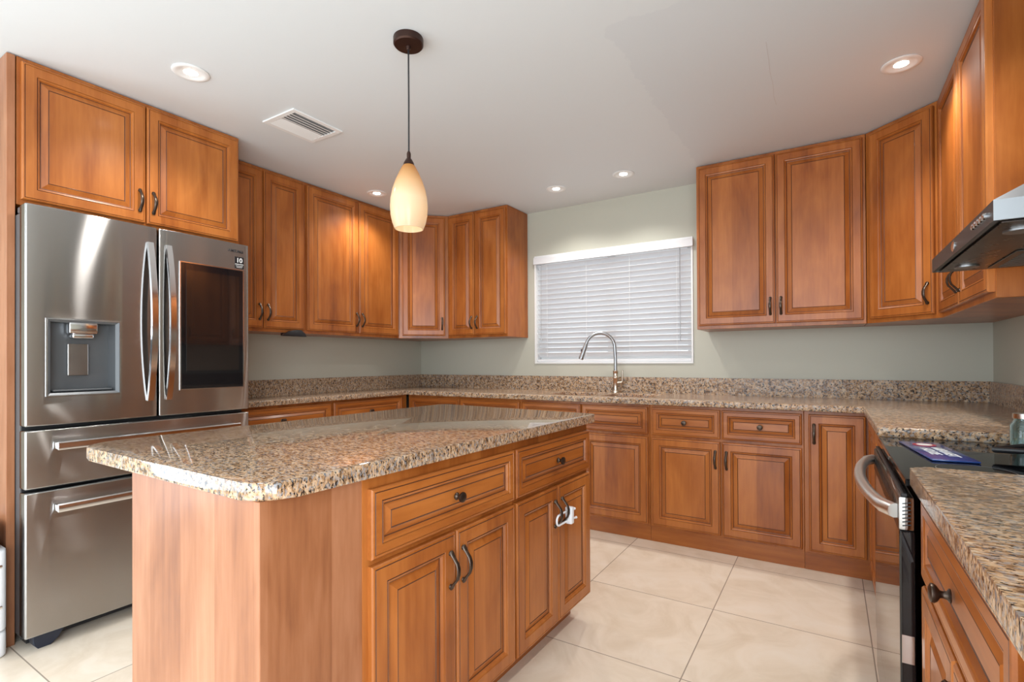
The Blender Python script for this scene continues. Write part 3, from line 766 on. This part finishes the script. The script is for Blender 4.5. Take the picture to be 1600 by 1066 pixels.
bm = bmesh.new(); box(bm, .832-.4725, .882-.4725, -.0040, -.0022, 1.662, 1.724, .0006, 1); st = finish(bm, 'sticker', BLACK, dr)
text_mesh('sticker_numeral', '10', .034, PALE, st, (.857-.4725, -.0042, 1.704), (PI/2, 0, 0), .0004, 'CENTER')
bm = bmesh.new(); box(bm, .834-.4725, .880-.4725, -.0044, -.0040, 1.6825, 1.6855); box(bm, .838-.4725, .876-.4725, -.0044, -.0040, 1.674, 1.676); box(bm, .842-.4725, .872-.4725, -.0044, -.0040, 1.667, 1.669)
finish(bm, 'sticker_print', PALE, st)

# ------------------------------------------------------------------ range (local: front faces -y, x from back corner towards viewer)
RX, RY0, RW = 3.592, -1.578, .770
rg_ = thing('range', 'slide-in black glass and stainless electric range between the granite counters', 'range', (RX, RY0, 0), RR)
bm = bmesh.new(); box(bm, .002, RW-.002, .055, .625, .05, .8625, .002, 1); finish(bm, 'range_body', BLACK, rg_)
bm = bmesh.new(); box(bm, .001, RW-.001, .012, .625, .8630, .8800, .004, 2); ck = finish(bm, 'cooktop', COOK, rg_)
for bx, by, br in ((.20, .17, .09), (.57, .17, .075), (.20, .46, .075), (.57, .46, .10)):
    bm = bmesh.new(); lathe(bm, [(br, 0), (br+.002, 0), (br+.002, .0004), (br, .0004)], 48, close=True)
    q = finish(bm, 'burner_ring', simple('grey_print', (.12, .12, .12), .3), ck); q.location = (bx, by, .8801)
bm = bmesh.new(); box(bm, .006, RW-.006, .036, .0545, .835, .8625, .002, 1); finish(bm, 'vent_panel', STEEL, rg_)
od = bpy.data.objects.new('oven_door', None)
bm = bmesh.new(); box(bm, .002, RW-.002, 0, .030, .20, .760, .004, 2)
od = finish(bm, 'oven_door', BLACKGL, rg_)
bm = bmesh.new(); box(bm, .0015, RW-.0015, -.0015, .029, .7605, .838, .005, 2)
ot = finish(bm, 'door_top_trim', STEEL, od, smooth=40)
for k in range(24):
    bm = bmesh.new(); x = .06+k*.0275; prism(bm, [(x, .790), (x+.006, .790), (x+.014, .818), (x+.008, .818)], -.0022, -.0010, mp=lambda a, b, c: (a, c, b)); finish(bm, 'vent_slot', BLACK, ot)
for k in range(7):
    bm = bmesh.new(); z = .770+k*.0085; prism(bm, [(.006, z), (.022, z+.004), (.022, z+.0065), (.006, z+.0025)], RW-.0018, RW-.0008, mp=lambda a, b, c: (c, a, b)); finish(bm, 'side_slot', BLACK, ot)
bm = bmesh.new(); box(bm, .004, RW-.004, .004, .016, .8382, .846, .001, 1); finish(bm, 'vent_strip', BLACK, od)
bm = bmesh.new(); box(bm, RW-.0022, RW-.0002, .003, .027, .455, .520, .0005, 1); finish(bm, 'side_bracket', CHROME, od)
bm = bmesh.new(); hp = []
for k in range(21):
    q = k/20; hp.append((.020+(RW-.040)*q, -.006-.052*math.sin(PI*q)**.55, .800))
tube(bm, hp, [.0155 if 1 < k < 19 else .017 for k in range(21)], 14)
finish(bm, 'handle', simple('satin_steel_bar', (.80, .79, .78), .30, metal=1), od, smooth=50, label='bowed satin steel oven handle')
bm = bmesh.new(); box(bm, .002, RW-.002, .002, .050, .055, .193, .004, 2); dwr = finish(bm, 'storage_drawer', BLACKGL, rg_)
bm = bmesh.new(); box(bm, .03, RW-.03, .08, .10, 0.0, .049); finish(bm, 'plinth', BLACK, rg_)
# things on the cooktop, and an absent can's reflection built as a flat sheet
pk = thing('can_reflection', 'reflection of an absent can, built as a flat dark blue sheet with pale lettering on the cooktop', 'reflection', (3.722, -1.878, .8805), math.radians(97))
bm = bmesh.new(); box(bm, -.170, .170, -.052, .052, .0, .006, .0025, 2); finish(bm, 'reflection_sheet', simple('blue_reflection', (.012, .045, .20), .25, coat=.5), pk, smooth=40)
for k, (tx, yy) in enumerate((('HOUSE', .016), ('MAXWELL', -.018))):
    q = text_mesh('reflected_lettering', tx, .036, PALE, pk, (-.03, yy, .0062), (0, 0, 0), .0003, 'CENTER')
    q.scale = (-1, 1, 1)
bm = bmesh.new(); lathe(bm, [(0, .0058), (.030, .0058), (.030, .0066), (0, .0066)], 24); q = finish(bm, 'reflected_emblem', simple('red_reflection', (.35, .03, .04), .4), pk); q.location = (.105, 0, 0)
bm = bmesh.new(); lathe(bm, [(0, .0064), (.020, .0064), (.020, .0070), (0, .0070)], 24); q = finish(bm, 'reflected_emblem', PALE, pk); q.location = (.105, 0, 0)
pn = thing('frying_pan', 'black pan on the range at the right edge, its looped handle pointing left', 'pan', (4.072, -1.90, .8805), math.radians(4))
bm = bmesh.new(); lathe(bm, [(0, 0), (.095, 0), (.112, .012), (.120, .040), (.117, .040), (.108, .014), (.092, .004), (0, .004)], 36); finish(bm, 'pan_body', BLACK, pn, smooth=40)
bm = bmesh.new(); tube(bm, [(-.095, .075, .032), (-.16, .050, .030), (-.225, 0, .024), (-.16, -.050, .030), (-.095, -.075, .032)], [.007, .007, .009, .007, .007], 10); finish(bm, 'pan_handle', BLACK, pn, smooth=50)
jr = thing('glass_jar', 'small clear bluish glass jar at the right edge on the back of the range', 'jar', (3.960, -1.70, .8805))
bm = bmesh.new(); lathe(bm, [(0, 0), (.034, 0), (.036, .006), (.036, .075), (.028, .088), (.028, .095), (.025, .095), (.025, .086), (.033, .073), (.033, .008), (0, .006)], 28); finish(bm, 'jar_glass', glass_mat('blue_glass', (.62, .85, .92)), jr, smooth=50)
bm = bmesh.new(); lathe(bm, [(0, .0955), (.030, .0955), (.030, .110), (0, .111)], 28); finish(bm, 'lid', CHROME, jr, smooth=40)

# ------------------------------------------------------------------ range hood
HX, HY0, HW = 3.757, -1.590, .770
HD = W-HX-.002
hd = thing('range_hood', 'stainless pyramid range hood above the range on the right wall', 'hood', (HX, HY0, 0), RR)
HB = steel_mat('hood_stainless', (.27, .28, .29), .42, .2)
bm = bmesh.new()
z0, z1, z2 = 1.452, 1.496, 1.640
def rr(x0, x1, y0, y1, z): return [bm.verts.new(p) for p in ((x0, y0, z), (x1, y0, z), (x1, y1, z), (x0, y1, z))]
cx0, cx1, cy0 = HW/2-.14, HW/2+.14, HD-.26
rs = [rr(.012, HW-.012, .012, HD-.012, z0+.006), rr(.010, HW-.010, .010, HD-.010, z0), rr(0, HW, 0, HD, z0), rr(0, HW, 0, HD, z1), rr(cx0, cx1, cy0, HD, z2), rr(cx0+.004, cx1-.004, cy0+.004, HD, z2+.001)]
for A_, B_ in zip(rs, rs[1:]):
    for k in range(4): bm.faces.new((A_[k], A_[(k+1) % 4], B_[(k+1) % 4], B_[k]))
bm.faces.new(rs[0][::-1]); bm.faces.new(rs[-1])
finish(bm, 'canopy', HB, hd)
bm = bmesh.new(); box(bm, cx0+.006, cx1-.006, cy0+.006, HD, z2+.0015, 2.436, .003, 1); finish(bm, 'chimney', HB, hd)
bm = bmesh.new(); box(bm, .016, HW-.016, .016, HD-.016, z0-.0035, z0-.0005); up_ = finish(bm, 'underside_panel', simple('dark_brown_steel', (.055, .042, .035), .28, metal=.8), hd)  # even dark brown over the whole underside panel
for a, b in ((.06, .36), (.41, .71)):
    bm = bmesh.new(); box(bm, a, b, .13, .36, z0-.0075, z0-.004, .001, 1)
    for k in range(12): box(bm, a+.02+k*.0225, a+.026+k*.0225, .15, .34, z0-.0090, z0-.0076)
    finish(bm, 'grease_filter', simple('filter_mesh', (.16, .14, .12), .4, metal=.9), hd)
bm = bmesh.new(); tube(bm, [(.03, HD-.06, z0-.008), (HW-.03, HD-.06, z0-.008)], .006, 8); finish(bm, 'rear_rail', CHROME, hd, smooth=50)
for k in (.12, .65):
    bm = bmesh.new(); lathe(bm, [(0, 0), (.030, 0), (.030, -.004), (0, -.005)], 24); q = finish(bm, 'hood_light', GREYST, hd, smooth=40); q.location = (k, .07, z0-.0036)
for k in range(5):
    bm = bmesh.new(); lathe(bm, [(0, 0), (.0075, 0), (.0075, .006), (.005, .008), (0, .008)], 16, mp=lambda x, y, z: (x, -z, y)); q = finish(bm, 'button', CHROME, hd, smooth=40); q.location = (.610+k*.026, -.0002, 1.474)
bm = bmesh.new(); lathe(bm, [(0, 0), (.016, 0), (.016, .002), (.010, .004), (0, .004)], 24, mp=lambda x, y, z: (x*1.3, -z, y*.9)); q = finish(bm, 'badge', CHROME, hd, smooth=40); q.location = (.36, -.0002, 1.474)

# ------------------------------------------------------------------ blind over the sink window
bl = thing('window_blind', 'white horizontal slatted blind closed over the window', 'blind', (0, 0, 0))
BX0, BX1 = WX0+.018, WX1-.018
bm = bmesh.new(); prism(bm, [(.012, 2.040), (-.010, 2.044), (-.016, 2.030), (-.012, 1.992), (-.018, 1.984), (.012, 1.982)], WX0+.002, WX1+.004, .002, 1, mp=lambda a, b, c: (c, a-.012, b)); finish(bm, 'valance', SLATM, bl)
NS = 19; ztop = 1.962; pitch = .0418
tilt = math.radians(-45)
sl0 = None
for k in range(NS):
    zc = ztop-k*pitch
    if sl0 is None:
        bm = bmesh.new(); prof = []
        for j in range(7):
            s = (j/6-.5)*.050; prof.append((s, .0028*(1-(s/.025)**2)))
        pts = [(s, h+.0013) for s, h in prof]+[(s, h-.0013) for s, h in prof[::-1]]
        prism(bm, [(s*math.cos(tilt)-h*math.sin(tilt), -(s*math.sin(tilt)+h*math.cos(tilt))*-1) for s, h in pts], BX0, BX1, mp=lambda a, b, c: (c, a, b))
        sl0 = finish(bm, 'slat', SLATM, bl, smooth=30); sl0.location = (0, .034, zc)
    else: share(sl0, 'slat', bl, (0, .034, zc))
bm = bmesh.new(); box(bm, BX0, BX1, .010, .058, 1.150, 1.172, .003, 2); finish(bm, 'bottom_rail', SLATM, bl)
for x in (BX0+.10, BX0+.46, BX1-.46, BX1-.10):
    bm = bmesh.new(); tube(bm, [(x, .004, 1.985), (x, .004, 1.17)], .0009, 5); finish(bm, 'ladder_cord', WHITE, bl)
bm = bmesh.new(); tube(bm, [(BX1-.075, -.004, 1.985), (BX1-.075, -.006, 1.30)], .0028, 8); finish(bm, 'tilt_wand', GREYST, bl, smooth=50, label='thin grey tilt wand')
bm = bmesh.new(); tube(bm, [(BX0+.045, -.002, 1.985), (BX0+.045, -.003, 1.36)], .0009, 5); tube(bm, [(BX0+.045, -.003, 1.365), (BX0+.045, -.003, 1.33)], [.002, .005], 8); finish(bm, 'lift_cord', GREYST, bl)

# ------------------------------------------------------------------ pendant lamp
PX, PY = 2.049, -2.333
pd = thing('pendant_lamp', 'pendant lamp with an amber teardrop glass shade hanging over the island', 'lamp', (PX, PY, 0))
bm = bmesh.new(); lathe(bm, [(0, 2.4375), (.058, 2.4375), (.059, 2.434), (.0585, 2.412), (.054, 2.407), (.010, 2.404), (.009, 2.396), (.005, 2.392), (0, 2.392)], 36); finish(bm, 'canopy', BRONZED, pd, smooth=35)
bm = bmesh.new(); tube(bm, [(0, 0, 2.394), (.001, 0, 2.2), (0, 0, 1.985)], .0032, 8); finish(bm, 'cord', BLACK, pd, smooth=50)
bm = bmesh.new(); lathe(bm, [(0, 1.988), (.005, 1.988), (.008, 1.980), (.008, 1.962), (.013, 1.955), (.020, 1.942), (.022, 1.934), (.0, 1.933)], 24); finish(bm, 'socket_cap', BRONZED, pd, smooth=35)
bm = bmesh.new()
out = [(.017, 1.938), (.026, 1.928), (.038, 1.905), (.052, 1.873), (.064, 1.838), (.0715, 1.800), (.0735, 1.770), (.0715, 1.735), (.065, 1.705), (.056, 1.681)]
inn = [(r-.0032, h) for r, h in out[::-1]]
lathe(bm, out+inn, 40, close=True); finish(bm, 'lamp_shade', SHADE, pd, smooth=60)
bm = bmesh.new(); lathe(bm, [(0, 1.735), (.018, 1.742), (.027, 1.765), (.024, 1.795), (.014, 1.820), (.013, 1.850), (0, 1.852)], 20); finish(bm, 'bulb', simple('lit_bulb', (1, 1, 1), .3, emis=(1, .86, .66), es=1.5), pd, smooth=60)
l = bpy.data.lights.new('pendant_bulb', 'POINT'); l.energy = .30; l.color = (1, .88, .72); l.shadow_soft_size = .03
o = bpy.data.objects.new('pendant_bulb', l); C.objects.link(o); o.parent = pd; o.location = (0, 0, 1.75)

# ------------------------------------------------------------------ recessed downlights
def downlight(label, x, y, watts=20):
    t = thing('recessed_light', label, 'light', (x, y, ZC))
    bm = bmesh.new(); lathe(bm, [(.072, -.0005), (.073, -.003), (.066, -.0065), (.052, -.0055), (.046, -.0025), (.028, -.0016), (.0275, -.0004)], 40, close=True); finish(bm, 'trim_ring', WHITE, t, smooth=50)
    bm = bmesh.new(); lathe(bm, [(0, -.0030), (.022, -.0030), (.026, -.0024), (.0265, -.0006), (0, -.0006)], 32); finish(bm, 'lens', LENS, t, smooth=50)
    l = bpy.data.lights.new('downlight_beam', 'SPOT'); l.energy = watts; l.color = (1, .97, .93); l.spot_size = math.radians(135); l.spot_blend = .9; l.shadow_soft_size = .04
    o = bpy.data.objects.new('downlight_beam', l); C.objects.link(o); o.parent = t; o.location = (0, 0, -.03)
    return t
downlight('round recessed ceiling light in front of the cabinet above the fridge', 1.073, -2.67)
downlight('large-looking round recessed ceiling light near the right wall cabinets', 3.730, -1.064)
downlight('round recessed ceiling light just left of the pendant shade', .546, -1.09)
downlight('left one of two small recessed ceiling lights above the sink window', 1.739, -.444)
downlight('right one of two small recessed ceiling lights above the sink window', 2.264, -.462)

downlight('round recessed ceiling light above the range, past the top edge of the view', 3.70, -1.95)

# ------------------------------------------------------------------ ceiling vent
vt = thing('ceiling_vent', 'white rectangular slatted air vent in the ceiling', 'vent', (1.042, -2.082, ZC))
bm = bmesh.new()
vx, vy, fw_ = .132, .153, .026
for (a, b, c, d) in ((-vx, -vx+fw_, -vy, vy), (vx-fw_, vx, -vy, vy), (-vx+fw_, vx-fw_, -vy, -vy+fw_), (-vx+fw_, vx-fw_, vy-fw_, vy)):
    box(bm, a, b, c, d, -.0075, -.0005, .001, 1)
finish(bm, 'vent_frame', WHITE, vt)
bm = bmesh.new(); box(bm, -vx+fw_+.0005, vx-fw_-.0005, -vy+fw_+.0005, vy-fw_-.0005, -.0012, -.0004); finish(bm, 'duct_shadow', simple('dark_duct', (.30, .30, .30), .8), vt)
for k in range(8):
    x = -vx+fw_+.014+k*.0240
    ang = math.radians(35 if k < 4 else -35)
    bm = bmesh.new(); hw = .0115
    c, s = math.cos(ang), math.sin(ang)
    prism(bm, [(x-hw*c-.0006*s, -.0065-hw*s*.42), (x+hw*c-.0006*s, -.0065+hw*s*.42), (x+hw*c, -.0055+hw*s*.42), (x-hw*c, -.0055-hw*s*.42)], -vy+fw_+.001, vy-fw_-.001, mp=lambda a, b, c2: (a, c2, b))
    finish(bm, 'slat', WHITE, vt)

# ------------------------------------------------------------------ small things
bn = thing('trash_bin', 'white plastic bin standing left of the tall wooden end panel, at the left edge', 'bin', (.475, -3.358, 0))
bm = bmesh.new(); prism(bm, round_poly([(-.21, -.19), (.215, -.19), (.215, .193), (-.21, .193)], [.03]*4, 5), .0, .100, .012, 3); finish(bm, 'base', WHITEP, bn, smooth=40)
bm = bmesh.new(); prism(bm, round_poly([(-.21, -.19), (.215, -.19), (.215, .193), (-.21, .193)], [.03]*4, 5), .1035, .420, .008, 3); bb = finish(bm, 'bin_body', WHITEP, bn, smooth=40)
bm = bmesh.new(); prism(bm, round_poly([(-.19, -.17), (.200, -.17), (.200, .178), (-.19, .178)], [.03]*4, 5), .4205, .520, .03, 4); finish(bm, 'lid', WHITEP, bn, smooth=40)
for z in (.20, .36):
    bm = bmesh.new(); lathe(bm, [(0, 0), (.007, 0), (.006, .003), (0, .004)], 14, mp=lambda x, y, z_: (z_, x, y)); q = finish(bm, 'screw', CHROME, bb, smooth=50); q.location = (.2152, .17, z)
dv = thing('remnant_shape', 'small black hump, leftover of a removed object, under the left wall cabinet', 'remnant', (.324, -1.655, ZB))  # leftover of a removed object, built as a solid black shape
bm = bmesh.new(); prism(bm, [(-.092, -.026), (.092, -.026), (.080, -.002), (.052, .018), (.020, .019), (-.030, .010), (-.070, -.010)], 0, .030, .003, 2, mp=lambda a, b, c: (c, a, b)); finish(bm, 'remnant_body', BLACK, dv, smooth=40)
bm = bmesh.new(); box(bm, -.06, -.002, -.05, .05, -.018, -.001, .003, 1); finish(bm, 'remnant_back', BLACK, dv)
